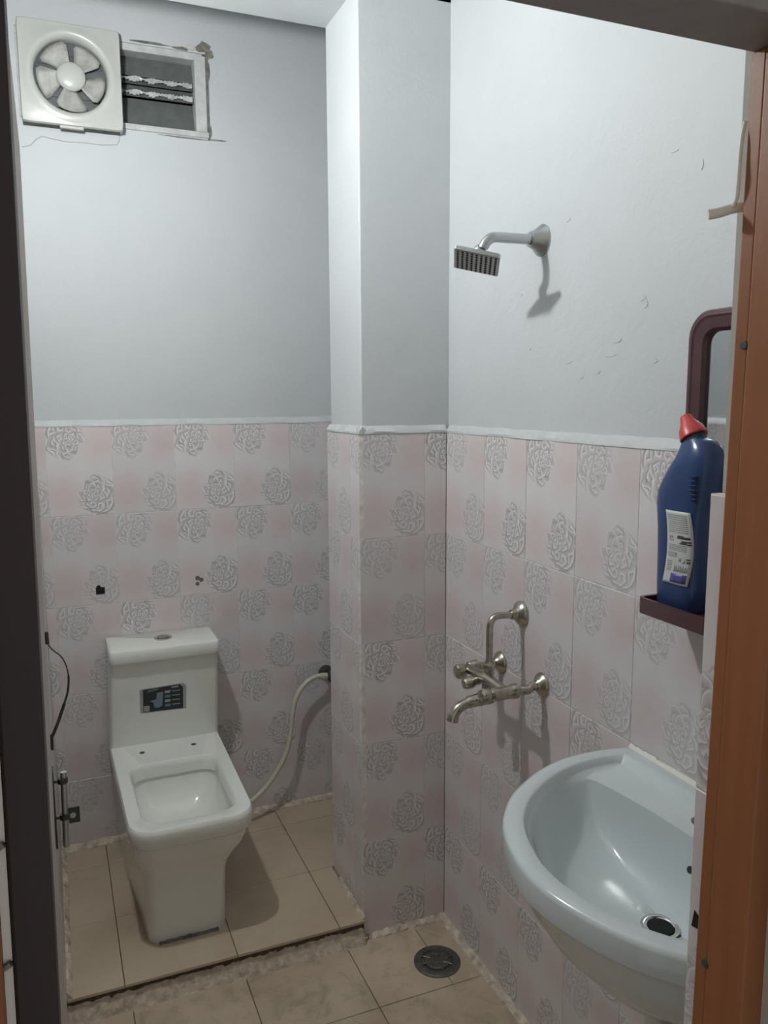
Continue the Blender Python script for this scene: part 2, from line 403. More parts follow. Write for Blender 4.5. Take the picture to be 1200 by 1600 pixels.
# left wall
ysl = [YF + .16] + [YF + .16 + .2*k for k in range(1, 10)]
colsl = [(YF+.02, YF+.16, .3, 1)] + [(YF+.16+.2*k, min(YF+.36+.2*k, D), 0, min(1, (D-(YF+.16+.2*k))/.2)) for k in range(10) if D-(YF+.16+.2*k) > .01]
tile_wall(wall_left, (XL, 0, 0), (0, 1, 0), (1, 0, 0), colsl, [(max(a, .0), b_, c, d) for a, b_, c, d in rows_low])
# tiled edge of the door wall, right side of the doorway
tile_wall(wall_front, (-.192, -1.4625, 0), (0, -1, 0), (-1, 0, 0), [(0, .0205, .6, .71)], rows_from(1.496, 0.0))

# platform tiles and lower floor tiles (lying flat: up = +Y, N = +Z)
GF = .0010
def floor_tile(parent, x0, x1, y0, y1, z, mat):
    tile(parent, (x0+GF, y0+GF, z), (1, 0, 0), (0, 0, 1), x1-x0-2*GF, y1-y0-2*GF, .0085, mat, name='floor_tile', up=(0, 1, 0), ch=.001)
px = [XL, -.677, -.379, -.081, .219, XR]; py = [-.0225, .2795, .591, D]
for x0, x1 in zip(px, px[1:]):
    for y0, y1 in zip(py, py[1:]):
        if y0 < 0:
            if x0 >= -.001: continue
            floor_tile(step, x0, min(x1, -.002), y0, CD+.0095, ZP, 'step_tile')
        else: floor_tile(step, x0, x1, y0, y1, ZP, 'step_tile')
fx = [XL-.0, -.66, -.36, -.06, XR]
fy = [-.0, -.273, -.573, -.873, -1.173, YF-.02]
for i, (y1, y0) in enumerate(zip(fy, fy[1:])):
    for x0, x1 in zip(fx, fx[1:]):
        if i == 0 and x0 > -.1:
            floor_tile(floor, -.06, .158, y0, y1, 0, 'floor_tile'); floor_tile(floor, .158, XR, y0, y1, 0, 'floor_tile')
        else: floor_tile(floor, x0, x1, y0, y1, 0, 'floor_tile')
# hall floor under the camera
struct(MB().box((-1.6, -3.0, -.13), (1.2, YF-.02, -.012)).build('floor_hall', 'hall_wall'), 'plain hall floor outside the doorway')

# rough cement fillets and the white plaster ledges on top of the tiles
def rough_strip(name, A, B, N, prof, mat, amp, n=26, U=(0, 0, 1), parent=None, taper=False):
    """strip from A to B with a cross-section (out, up) and ragged edges"""
    A, B, N, U = Vector(A), Vector(B), Vector(N), Vector(U); rings = []
    for i in range(n+1):
        P = A.lerp(B, i/n); ring = []
        for k, (o_, q) in enumerate(prof):
            j = 0 if o_ <= 0 else random.uniform(-amp, amp); j2 = 0 if q <= 0 else random.uniform(-amp, amp)
            ring.append(P + N*(o_+j) + U*(q+j2))
        rings.append(ring)
    return MB().loft(rings).build(name, mat, parent, smooth=35)
led = [(-.012, -.006), (.0012, -.004), (.0010, .002), (-.010, .017), (-.0125, .017)]
struct(rough_strip('trim_1', (XL, D, 1.506), (XR, D, 1.506), (0, -1, 0), led, 'paint_trim', .0010), 'white plaster ledge above the back wall tiles')
struct(rough_strip('trim_2', (-.002, -.0005, 1.495), (XR, -.0005, 1.495), (0, -1, 0), led, 'paint_trim', .0012, 14), 'white plaster ledge above the pillar front tiles')
struct(rough_strip('trim_3', (-.0005, CD, 1.495), (-.0005, -.003, 1.495), (-1, 0, 0), led, 'paint_trim', .0012, 14), 'white plaster ledge above the pillar side tiles')
struct(rough_strip('trim_4', (XR, 0.0, 1.494), (XR, YF, 1.494), (-1, 0, 0), led, 'paint_trim', .0014, 40), 'white plaster ledge above the right wall tiles')
struct(rough_strip('trim_5', (XL, D, 1.495), (XL, YF+.02, 1.495), (1, 0, 0), led, 'paint_trim', .0010, 40), 'white plaster ledge above the left wall tiles')
fil = [(0, -.004), (.016, -.004), (.015, .003), (.004, .016), (0, .018)]
struct(rough_strip('baseboard_back', (XL, D, ZP), (.2, D, ZP), (0, -1, 0), fil, 'mortar', .003, 40), 'ragged cream cement line at the foot of the back wall')
struct(rough_strip('baseboard_column', (.012, 0, 0), (XR, 0, 0), (0, -1, 0), [(0, -.004), (.017, -.004), (.015, .003), (.004, .011), (0, .012)], 'mortar', .0035, 26), 'ragged cream cement line at the foot of the pillar')
struct(rough_strip('baseboard_right', (XR, 0, 0), (XR, YF, 0), (-1, 0, 0), [(0, -.004), (.022, -.004), (.019, .003), (.004, .009), (0, .010)], 'mortar', .003, 50), 'ragged cream cement line at the foot of the right wall')
struct(rough_strip('baseboard_left', (XL, D, ZP), (XL, -.02, ZP), (1, 0, 0), fil, 'mortar', .003, 40), 'ragged cream cement line at the foot of the left wall')
struct(rough_strip('trim_6', (-.0005, .20, ZP), (-.0005, -.018, ZP), (-1, 0, 0), [(0, -.004), (.012, -.004), (.010, .003), (.003, .012), (0, .013)], 'mortar', .003, 18), 'ragged cream cement line between step and pillar')
# step riser: crumbling mortar under the overhanging step tiles
struct(rough_strip('trim_7', (XL, -.010, .0), (-.004, -.010, .0), (0, -1, 0), [(0, -.004), (.022, -.004), (.017, .010), (.006, .036), (.003, .046), (0, .046)], 'mortar', .004, 60), 'crumbling cream mortar under the step edge')

# ------------------------------------------------------------------ door_1: frame, leaf
TILT = .012
def lean(o):
    for v in o.data.vertices: v.co.x += TILT*(v.co.z - 1.6)
    return o
door = struct(empty('door_1', (-.45, -1.44, 0)), 'brown wooden door frame around the doorway')
JY0, JY1 = -1.545, -1.4835
JL, JR = -.7885, -.1955
lean(MB().box((JR, JY0, 0), (JR+.06, JY1-.016, 1.886)).box((JR+.0015, JY1-.016, 0), (JR+.06, JY1, 1.886)).build('jamb', 'wood', door, bevel=.002))
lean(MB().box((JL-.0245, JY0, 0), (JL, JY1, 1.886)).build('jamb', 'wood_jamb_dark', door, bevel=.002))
MB().box((JL-.030, JY0, 1.8855), (JR+.064, JY1, 1.95)).build('frame_head', 'wood_head', door, bevel=.002)
lf = lean(MB().box((-.8165, JY1+.012, .02), (-.7955, -.722, 1.95)).build('door_leaf', 'leaf', door, bevel=.0015))
lf['label'] = 'faded door leaf swung open along the left wall'
lean(MB().box((JL-.0302, JY0+.002, 0), (JL-.0250, JY0+.010, 1.95)).build('edge_strip', 'pvc', door))
lean(MB().box((-.99, JY0-.004, 0), (JL-.0305, JY0+.018, 2.05)).build('casing', 'wood', door, bevel=.003))
for z in (1.319, 1.240):
    lean(MB().tube([(JL-.0300, JY0+.001, z), (JL-.0255, JY0+.000, z+.003)], .0022, 8).build('hinge_pin', 'steel', door, smooth=40))
for z, y, rr in ((1.027, -1.4985, .0045), (1.634, -1.4965, .004)):
    lean(MB().lathe((JR-.0006, y, z), (1, 0, 0), [(0, rr*.6), (.0002, rr), (.003, rr)], 14).build('screw_hole', 'nozzle', door))
# dark hole in the tile edge beside the jamb
MB().prism([(-.005, -.009), (.005, -.007), (.006, .006), (-.002, .010)], (0, -1, 0), (0, 0, 1), (-1, 0, 0), (-.1905, -1.4725, 1.055), .0018).build('chip', 'dark', wall_front)

# ------------------------------------------------------------------ window_1: louvred ventilator
win = struct(empty('window_1', (-.5, D+.03, wz0)), 'small louvred ventilator window with grey glass slats')
yw = D+PL
def bar(x0, x1, z0, z1, y0, y1, name='frame_bar', mat='frame_white', bv=.002):
    return MB().box((x0, y0, z0), (x1, y1, z1)).build(name, mat, win, bevel=bv)
bar(wx0, wx1, wz0, wz0+.018, yw-.006, yw+.06); bar(wx0, wx1-.012, wz1-.022, wz1, yw+.002, yw+.06)
bar(wx1-.040, wx1-.004, wz0+.018, wz1-.008, yw-.004, yw+.06); bar(wx0, wx0+.02, wz0+.018, wz1-.022, yw+.002, yw+.06)
bar(wx1-.0035, wx1+.004, wz0-.004, wz1+.006, yw-.0025, yw+.02, 'gap_shadow_strip', 'grime', 0)  # dark strip painted in for the shadow beside the frame
bar(wx0, wx1, wz0, wz1, yw+.10, yw+.105, 'night_backing', 'dark', 0)  # added black sheet, blocks light and stands for the night
sx0, sx1 = wx0+.02, wx1-.040
def slat(z0, z1, y0, y1):
    th = .005
    return MB().loft([[(sx0, y0, z0), (sx1, y0, z0), (sx1, y1, z1), (sx0, y1, z1)], [(sx0, y0+th, z0), (sx1, y0+th, z0), (sx1, y1+th, z1), (sx0, y1+th, z1)]]).build('glass_slat', 'louvre', win)
slat(2.603, 2.668, yw+.030, yw+.052); slat(2.578, 2.606, yw+.026, yw+.048); slat(2.541, 2.580, yw+.026, yw+.046); slat(2.448, 2.542, yw+.026, yw+.052)
def ribbed(z, name='ribbed_glass_edge'):
    mb = MB(); n = 26; random.seed(int(z*1000))
    for i in range(n):
        x0 = sx0+.245 + (sx1-sx0-.25)*i/n; x1 = x0+(sx1-sx0-.25)/n*1.05
        a = .006+.004*math.sin(i*1.1)+random.uniform(-.001, .001); s_ = .004*math.sin(i*.9)
        mb.loft([[(x0, yw+.022, z-a+s_), (x1, yw+.022, z-a-s_*.3), (x1, yw+.027, z-a), (x0, yw+.027, z-a)],
                 [(x0, yw+.020, z+a*.6+s_), (x1, yw+.020, z+a*.6-s_*.3), (x1, yw+.027, z+a*.7), (x0, yw+.027, z+a*.7)]])
    return tag(mb.build(name, 'rib', win), kind='stuff')
ribbed(2.594); ribbed(2.554)
random.seed(11)
# chipped plaster, dirt lines and the crack around the opening
def patch(poly, O, name, mat, d=.0015, parent=wall_back):
    return MB().prism(poly, (1, 0, 0), (0, 0, 1), (0, -1, 0), (O[0], D+PL, O[1]), d).build(name, mat, parent)
def ragged(w, h, n=14, j=.35):
    return [(w*math.cos(2*math.pi*k/n)*random.uniform(1-j, 1+j*.4), h*math.sin(2*math.pi*k/n)*random.uniform(1-j, 1+j*.4)) for k in range(n)]
patch(ragged(.024, .020), (-.243, 2.706), 'chipped_plaster', 'crumb'); patch(ragged(.015, .016), (-.226, 2.689), 'chipped_plaster', 'crumb', .002)
patch(ragged(.030, .006), (-.315, 2.694), 'chipped_plaster', 'crumb'); patch(ragged(.020, .010, 12), (-.285, 2.702), 'chipped_plaster', 'frame_white', .004)
patch(ragged(.07, .004), (-.42, 2.696), 'dirt_line', 'grime'); patch(ragged(.09, .0022), (-.31, 2.425), 'dirt_line', 'grime'); patch(ragged(.03, .002), (-.205, 2.428), 'dirt_line', 'grime')
patch(ragged(.0028, .028), (-.2275, 2.64), 'dirt_line', 'grime'); patch(ragged(.003, .02), (-.2275, 2.45), 'dirt_line', 'grime')
ck = [(-.80, 2.345), (-.775, 2.352), (-.758, 2.372), (-.742, 2.382), (-.715, 2.378), (-.675, 2.373), (-.63, 2.376), (-.57, 2.375), (-.525, 2.380), (-.517, 2.392), (-.514, 2.408)]
MB().tube([(x, D+PL-.0003, z) for x, z in ck], .0013, 6).build('plaster_crack', 'crack', wall_back)
for (yy, zz, w_, h_) in ((-.545, 1.965, .012, .006), (-.79, 1.775, .012, .007), (-.80, 1.762, .007, .010), (-.72, 1.70, .016, .006), (-.70, 1.672, .022, .004), (-.56, 1.665, .012, .005), (-.60, 1.63, .018, .004),
                         (-.66, 1.64, .010, .006), (-.83, 1.655, .014, .006), (-.36, 1.83, .009, .006), (-.40, 1.70, .010, .004), (-.86, 2.02, .012, .003), (-.93, 1.98, .003, .010)):
    MB().prism(ragged(w_, h_, 11), (0, -1, 0), (0, 0, 1), (-1, 0, 0), (XR+PL+.0002, yy, zz), .0012).build('plaster_blemish', 'paint', wall_right, smooth=80)

# ------------------------------------------------------------------ exhaust fan
fan = tag(empty('exhaust_fan', (-.650, D, 2.412)), 'white square exhaust fan with dusty blades beside the louvred window', 'exhaust fan')
FX, FZ, FY = -.650, 2.5545, D-.030
def circ(r, y, n=96, cx=FX, cz=FZ): return [(cx + r*math.cos(2*math.pi*k/n), y, cz + r*math.sin(2*math.pi*k/n)) for k in range(n)]
def sqr(hw, rc, y, n=96):
    out = []
    for k in range(n):
        a = 2*math.pi*k/n; c, s_ = math.cos(a), math.sin(a); p_ = 40
        rr = hw/((abs(c)**p_ + abs(s_)**p_)**(1/p_)); out.append((FX + rr*c, y, FZ + rr*s_))
    return out
MB().loft([sqr(.1445, .01, D+.011), sqr(.1450, .01, FY+.004), sqr(.1425, .01, FY), circ(.133, FY-.001), circ(.124, FY-.006), circ(.114, FY-.005), circ(.106, FY+.004), circ(.1035, FY+.020), circ(.1035, FY+.036)],
          cap0=False, cap1=False).build('fan_housing', 'fan_plastic', fan, smooth=45)
bk = MB(); bk.loft([circ(.1035, FY+.0362), circ(.1035, FY+.040)]); bk.build('shutter', 'fan_shutter', fan)
for i, z in enumerate((-.075, -.045, -.015, .015, .045, .075)):
    hw = math.sqrt(.1015**2 - z*z)
    MB().box((FX-hw, FY+.032, FZ+z-.011), (FX+hw, FY+.0355, FZ+z+.009)).build('shutter_slat', 'fan_shutter', fan)
MB().lathe((FX, FY+.034, FZ), (0, -1, 0), [(0, .034), (.012, .041), (.022, .042), (.027, .039), (.031, .030), (.033, .015), (.0335, .004)], 36).build('fan_hub', 'fan_plastic', fan, smooth=50)
for k in range(5):
    a0 = R(48 + 72*k); mb = MB(); rings = []
    for i in range(7):
        r_i = .036 + (.098-.036)*i/6; wd = R(27 + 0.5*i) if i < 6 else R(24)
        ring = []
        for j in range(6):
            t = -1 + 2*j/5; a = a0 + wd*t + R(6)*i/6
            ring.append((FX + r_i*math.cos(a), FY+.020 + .009*t + .002*i/6, FZ + r_i*math.sin(a)))
        rings.append(ring)
    mb.loft(rings, False, False, closed=False)
    ob = mb.build('fan_blade', 'fan_blade', fan, smooth=60, fix=False)
    sd = ob.modifiers.new('thick', 'SOLIDIFY'); sd.thickness = .0015
MB().box((-.690, FY+.004, 2.402), (-.622, FY+.018, 2.4105)).build('latch_tab', 'fan_plastic', fan, bevel=.002)
MB().box((-.792, FY+.010, 2.4085), (-.515, D+.011, 2.4100)).build('dirt_rim', 'grime', fan)

# ------------------------------------------------------------------ toilet
TX = -.4725
toilet = tag(empty('toilet', (TX, .37, ZP)), 'white one-piece toilet with open square bowl on the step', 'toilet')
def tring(hw, yf, yb, rf, z, rb=.015, taper=.0, dx=0.0):
    rg = rrect(TX-hw, TX+hw, yf, yb, [rf, rf, rb, rb], z, 7)
    return [(TX + dx*(1-(y-yf)/(yb-yf)) + (x-TX)*(1 - taper*(1-(y-yf)/(yb-yf))), y, zz) for x, y, zz in rg]
body = MB()
body.loft([tring(.165, .112, .700, .040, ZP-.001, taper=.35, dx=-.018), tring(.166, .108, .702, .040, ZP+.05, taper=.35, dx=-.018), tring(.168, .104, .705, .040, .20, taper=.35, dx=-.018), tring(.170, .100, .708, .042, .258, taper=.34, dx=-.016),
           tring(.171, .094, .709, .05, .283, taper=.30, dx=-.013), tring(.172, .078, .710, .06, .312, taper=.21, dx=-.008), tring(.173, .058, .712, .07, .345, taper=.12, dx=-.003), tring(.173, .046, .713, .075, .375, taper=.08), tring(.174, .041, .713, .075, .392, taper=.065),
           tring(.173, .034, .714, .07, .396, taper=.04), tring(.179, .029, .715, .07, .402, taper=.055), tring(.181, .027, .715, .07, .436, taper=.06), tring(.180, .028, .715, .07, .444, taper=.06), tring(.176, .032, .714, .068, .450, taper=.06),
           # opening
           tring(.139, .072, .462, .055, .450, .045, .05), tring(.134, .078, .457, .055, .445, .045, .05), tring(.131, .082, .454, .053, .432, .045, .05), tring(.128, .086, .452, .052, .405, .05, .04),
           tring(.132, .082, .458, .052, .398, .05, .04), tring(.128, .088, .452, .055, .36, .055, .03), tring(.108, .12, .42, .06, .315, .06), tring(.075, .17, .36, .06, .285, .06), tring(.05, .21, .32, .045, .265, .045)], cap0=True, cap1=True)
body.build('bowl', 'ceramic', toilet, smooth=42)
MB().loft([tring(.070, .178, .352, .055, .284, .055), tring(.0695, .179, .351, .055, .2855, .055)]).build('bowl_water', 'water', toilet)
def tank_ring(x0, x1, yf, yb, z, r=.014): return rrect(x0, x1, yf, yb, [r, r, .004, .004], z, 4)
MB().loft([tank_ring(-.653, -.293, .618, .715, .4485), tank_ring(-.651, -.294, .612, .715, .47), tank_ring(-.640, -.297, .553, .715, .7545)]).build('cistern', 'ceramic', toilet, smooth=40)
MB().loft([tank_ring(-.637, -.300, .556, .712, .7545), tank_ring(-.637, -.300, .556, .712, .7575)]).build('lid_gap', 'grime', toilet)  # dark fill paints the shade between cistern and lid
MB().loft([tank_ring(-.641, -.296, .536, .716, .7575), tank_ring(-.642, -.295, .534, .716, .760), tank_ring(-.642, -.295, .532, .716, .793), tank_ring(-.640, -.297, .535, .715, .799), tank_ring(-.635, -.302, .541, .712, .801)]).build('cistern_lid', 'ceramic', toilet, smooth=40)
btn = MB().lathe((-.464, .633, .8005), (0, 0, 1), [(0, .0285), (.003, .0285), (.0045, .026), (.0035, .021), (.0035, .0205)], 30).build('flush_button', 'chrome', toilet, smooth=40)
MB().lathe((-.464, .633, .8035), (0, 0, 1), [(0, .0195), (.0025, .0195), (.0035, .0170), (.0030, .004)], 30).build('button_disc', 'old_chrome', btn, smooth=40)
for x in (-.556, -.391):
    MB().lathe((x, .548, .4493), (0, 0, 1), [(0, .0085), (.0014, .0085), (.0016, .004)], 14).build('seat_bolt_hole', 'dark_metal', toilet)
rough_strip('grime_line', (TX-.100, .110, ZP), (TX+.066, .110, ZP), (0, -1, 0), [(0, -.002), (.010, -.002), (.007, .003), (0, .006)], 'grime', .002, 14, parent=None)
go = bpy.data.objects['grime_line']; go.parent = toilet; go.matrix_parent_inverse = Matrix.Translation(toilet.location).inverted()
# sticker on the cistern: plane of the leaning front
sl = Vector((0, .553-.612, .7545-.47)).normalized(); ST = Vector((1, 0, 0)); SN = ST.cross(sl) * 1.0
if SN.y > 0: SN = -SN
SO = Vector((-.552, .612 + (.553-.612)*(.568-.47)/(.7545-.47), .568)) + SN*.0004
def stick(poly, d0, d1, name, mat, par):
    mb = MB(); mb.prism(poly, ST, sl, SN, SO + SN*d0, d1); return mb.build(name, mat, par)
sticker = stick([(0, 0), (.148, -.006), (.148, .082), (.138, .092), (0, .088)], 0, .0006, 'sticker', 'st_clear', toilet); sticker['label'] = 'dark product sticker on the cistern front'
stick([(.010, .001), (.138, -.003), (.138, .078), (.128, .089), (.010, .086)], .0006, .0003, 'sticker_print', 'st_navy', sticker)
stick([(.030, .040), (.046, .044), (.052, .046), (.054, .068), (.074, .070), (.072, .040), (.070, .018), (.060, .012), (.046, .014), (.042, .034)], .0009, .0003, 'printed_toilet', 'st_blue', sticker)
stick([(.020, .074), (.058, .080), (.060, .086), (.030, .082)], .0009, .0003, 'printed_heading', 'st_teal', sticker)
stick([(.064, .072), (.074, .073), (.074, .086), (.064, .085)], .0009, .0003, 'printed_mark', 'st_red', sticker)
stick([(.012, .004), (.029, .003), (.030, .024), (.012, .025)], .0009, .0003, 'printed_panel', 'st_white', sticker)
for i in range(4):
    zc = .068 - .017*i
    stick([(.078, zc-.005), (.096, zc-.006), (.098, zc+.004), (.080, zc+.005)], .0009, .0003, 'printed_icon', 'st_white' if i % 2 == 0 else 'st_teal', sticker)
    stick([(.102, zc-.001), (.128, zc-.002), (.128, zc+.001), (.102, zc+.002)], .0009, .0003, 'printed_line', 'st_white', sticker)
stick([(.100, .079), (.124, .080), (.122, .086), (.102, .084)], .0009, .0003, 'printed_line', 'st_white', sticker)

# supply hose with its valve
hose = tag(empty('supply_hose', (.10, D, .56)), 'cream flexible hose curving from valve by pillar to behind the toilet', 'hose')
MB().tube(spline([(.118, .668, .571), (.075, .66, .582), (.030, .655, .562), (-.004, .655, .514), (-.020, .655, .444), (-.029, .655, .372), (-.050, .655, .302), (-.083, .655, .247), (-.124, .652, .198), (-.165, .645, .169), (-.210, .63, .150), (-.250, .62, .125), (-.280, .615, .095)], 6), .0085, 12).build('hose_tube', 'hose', hose, smooth=60)
MB().tube([(.088, .664, .580), (.104, .668, .576), (.122, .672, .571)], [.011, .014, .014], 16).build('hose_nut', 'hose', hose, smooth=50)
MB().tube([(.118, .672, .572), (.140, .675, .570)], .015, 16).build('angle_valve', 'dark_metal', hose, smooth=50)
MB().lathe((.131, D, .571), (0, -1, 0), [(0, .028), (.004, .028), (.010, .016), (.055, .014)], 24).build('wall_flange', 'dark_metal', hose, smooth=40)
MB().tube([(.131, .673, .571), (.131, .640, .571)], [.012, .015], 14).build('valve_handle', 'dark_metal', hose, smooth=50)

# holes in the back wall tiles
MB().box((-.662, D-.0012, .949), (-.634, D+.002, .972)).build('cut_hole', 'dark', wall_back)
MB().lathe((-.653, D-.001, .973), (0, -1, 0), [(-.002, .007), (0, .007)], 12).build('cut_hole', 'dark', wall_back)
for x, z, rr in ((-.329, .974, .008), (-.316, .967, .008), (-.330, .954, .007)):
    MB().lathe((x, D-.0008, z), (0, -1, 0), [(-.002, rr), (0, rr)], 10).build('drill_hole', 'grime', wall_back)

# ------------------------------------------------------------------ shower
sh = tag(empty('shower', (XR, -.446, 1.94)), 'chrome wall shower with flat rectangular head on the white wall', 'shower')
MB().lathe((XR+PL+.001, -.446, 1.939), (-1, 0, 0), [(0, .035), (.004, .035), (.010, .030), (.022, .021), (.034, .0165)], 32).build('wall_flange', 'shower_metal', sh, smooth=35)
MB().tube([(XR, -.446, 1.939), (.162, -.446, 1.938)] + spline([(.152, -.446, 1.937), (.142, -.445, 1.932), (.134, -.443, 1.923), (.130, -.440, 1.914)], 4), .0115, 18).build('arm', 'shower_metal', sh, smooth=50)
e1 = Vector((.084, -.052, -.023)).normalized(); e2 = Vector((-.038, -.074, .028)); e2 = (e2 - e1*e2.dot(e1)).normalized(); en = e1.cross(e2)
if en.z > 0: en = -en
HC = Vector((.118, -.435, 1.886)); hw1, hw2, ht = .0505, .0435, .008
MB().lathe(HC - en*.036, en, [(0, .009), (.006, .0135), (.014, .0145), (.020, .012), (.031, .016)], 20).build('ball_joint', 'shower_metal', sh, smooth=40)
def hp(a, b_, d): return HC + e1*a + e2*b_ + en*d
mbh = MB(); rg = rrect(-hw1, hw1, -hw2, hw2, .004, 0, 3)
mbh.loft([[hp(x*.96, y*.92, -ht/2-.003) for x, y, _ in rg], [hp(x, y, -ht/2) for x, y, _ in rg], [hp(x, y, ht/2) for x, y, _ in rg]])
head = mbh.build('shower_head', 'shower_metal', sh, smooth=30)
mbh = MB(); mbh.loft([[hp(x*.95, y*.90, ht/2) for x, y, _ in rg], [hp(x*.95, y*.90, ht/2+.0008) for x, y, _ in rg]]); fp = mbh.build('face_plate', 'steel', head)
mbn = MB()
for i in range(9):
    for j in range(8):
        c = hp(-.042 + .0105*i, -.035 + .010*j, ht/2+.0008); mbn.lathe(c, en, [(0, .0030), (.0018, .0022)], 7)
tag(mbn.build('spray_nozzles', 'nozzle', head), kind='stuff')

# ------------------------------------------------------------------ wall mixer tap
tap = tag(empty('wall_mixer_tap', (XR, -.41, .90)), 'tarnished chrome wall mixer tap with upright pipe and curved spout', 'tap')
YA, YB_, YM, ZT = -.316, -.506, -.411, .915
for y, z in ((YA, .912), (YB_, .916)):
    MB().lathe((XR+.0005, y, z), (-1, 0, 0), [(0, .029), (.003, .029), (.008, .026), (.014, .017), (.020, .013)], 28).build('wall_flange', 'old_chrome', tap, smooth=35)
    sgn = 1 if y == YA else -1
    MB().tube(spline([(XR-.015, y, z), (.238, y, z), (.222, y+.004*sgn, z-.006), (.205, y, ZT-.004), (.188, y, ZT-.004)], 5), .0105, 16).build('inlet_pipe', 'old_chrome', tap, smooth=60)
    MB().lathe((.200, y, ZT-.004), (-1, 0, 0), [(0, .013), (.004, .0175), (.016, .0175), (.020, .0155)] + ([(.028, .0155), (.032, .012)] if y == YA else [(.052, .0155), (.056, .017), (.068, .0165), (.074, .010)]), 26).build('valve_body', 'old_chrome', tap, smooth=35)
MB().tube([(.168, YA, ZT-.004), (.168, YM+.03, ZT-.002), (.168, YM, ZT), (.168, YM-.03, ZT-.002), (.168, YB_, ZT-.004)], [.012, .013, .0175, .013, .012], 20).build('mixer_bar', 'old_chrome', tap, smooth=50)
kn = MB().lathe((.172, YA, ZT-.008), (-1, -.05, -.12), [(0, .008), (.010, .008), (.012, .016), (.016, .0195), (.030, .0195), (.035, .016), (.037, .006)], 10).build('tap_handle', 'old_chrome', tap, smooth=20)
MB().lathe((.165, YM+.028, ZT-.014), (-1, 0, -.1), [(0, .011), (.014, .011), (.016, .0135), (.022, .0150), (.036, .0150), (.043, .012), (.046, .005)], 22).build('diverter_knob', 'old_chrome', tap, smooth=30)
MB().lathe((.128, YB_+.003, ZT-.006), (-1, 0, 0), [(0, .012), (.006, .017), (.018, .018), (.026, .015), (.029, .006)], 24).build('tap_handle', 'old_chrome', tap, smooth=35)
MB().lathe((.1765, YM, ZT+.008), (0, 0, 1), [(0, .0125), (.012, .0125), (.013, .0145), (.026, .0145), (.028, .011), (.034, .010)], 8).build('pipe_nut', 'old_chrome', tap, smooth=20)
MB().tube([(.1768, YM, ZT+.03), (.1768, YM, 1.030)] + spline([(.1768, YM, 1.036), (.1790, YM, 1.052), (.1880, YM, 1.063), (.2020, YM, 1.0665), (.2200, YM, 1.0655)], 5) + [(XR-.012, YM, 1.0655)], .0085, 16).build('upright_pipe', 'old_chrome', tap, smooth=60)
MB().lathe((XR+.0005, YM, 1.0655), (-1, 0, 0), [(0, .031), (.003, .031), (.010, .028), (.016, .020), (.020, .015), (.032, .012)], 30).build('wall_flange', 'old_chrome', tap, smooth=35)
MB().lathe((.170, YM-.010, ZT-.010), (0, 0, -1), [(0, .016), (.018, .0165), (.034, .0175), (.046, .016), (.050, .010)], 22).build('spout_socket', 'old_chrome', tap, smooth=40)
MB().tube(spline([(.172, YM-.010, .872), (.150, YM-.010, .868), (.128, YM-.010, .866), (.106, YM-.010, .862), (.088, YM-.010, .854), (.076, YM-.010, .840), (.071, YM-.010, .825)], 4),
          [.0165]*6 + [.015]*5 + [.0125]*5 + [.0125]*5 + [.0145]*4, 18).build('spout', 'old_chrome', tap, smooth=60)

# ------------------------------------------------------------------ wash basin
WY, WZ = -1.130, .892
basin = tag(empty('wash_basin', (XR, WY, .70)), 'pale blue wall-hung wash basin in front of the flower tiles', 'wash basin')
half = [(0, .316), (.06, .325), (.12, .326), (.175, .316), (.23, .294), (.28, .265), (.32, .236), (.352, .203), (.380, .165), (.402, .120), (.418, .070), (.426, .033), (.428, 0)]
hs = [tuple(v)[:2] for v in spline([(a, b_, 0) for a, b_ in half], 3)]
outl = hs + [(a, -b_) for a, b_ in reversed(hs[:-1])]
nb = 26
outl = outl + [(0, -.316 + .632*(k+1)/(nb+1)) for k in range(nb)]
def wring(sc, z, inset=0.0, back=0.0, front=0.0, cp=.19):
    """outline scaled about (cp,0), inset in metres along its own radius, kept at least `back` from the wall"""
    out = []
    for a, q in outl:
        da, dq = a-cp, q; L_ = math.hypot(da, dq)
        k = sc*(L_-inset)/L_
        aa, qq = cp + da*k, dq*k
        aa = max(aa, back)
        out.append((XR - .0015 - aa, WY + qq, z))
    return out
def bowl(k, z, cp=.205, a0=.295, q=.0):
    """interior ring: blend of the inset outline towards the drain"""
    out = []
    for a, qq in outl:
        da, dq = a-.19, qq; L_ = math.hypot(da, dq); s_ = (L_-.045)/L_
        x_, q2 = .19 + da*s_, dq*s_
        bk_ = .125 - .028*(1-min(1, abs(q2)/.28)**2)
        aa = .5*(x_ + bk_ + math.sqrt((x_-bk_)**2 + .055**2)) - .006
        q2 *= 1 - .10*max(0, min(1, (.20-x_)/.16))
        out.append((XR - .0015 - ((cp-.03) + (aa-(cp-.03))*k), WY + q2*k, z))
    return out
wb_ = MB()
wb_.loft([wring(.28, .660, cp=.15), wring(.40, .668, cp=.15), wring(.62, .70, cp=.14), wring(.80, .752, cp=.13), wring(.905, .800, cp=.12), wring(.955, .833, cp=.12), wring(.982, .846, cp=.12),
          wring(1, .850), wring(1, .884, -.001), wring(1, .890, .002), wring(1, WZ, .008),
          wring(1, WZ, .032, .028), wring(1, WZ-.003, .036, .034), wring(1, WZ-.013, .040, .040), wring(1, WZ-.017, .043, .046),
          bowl(1.0, WZ-.022), bowl(.985, WZ-.030), bowl(.955, WZ-0.047), bowl(.90, WZ-0.077), bowl(.80, WZ-0.105), bowl(.62, WZ-0.125), bowl(.42, WZ-0.135), bowl(.22, WZ-0.140), bowl(.115, WZ-0.143), bowl(.10, WZ-0.148)], cap0=True, cap1=True)
wb_.build('basin_bowl', 'basin', basin, smooth=48)
dcx = XR - .0015 - .186
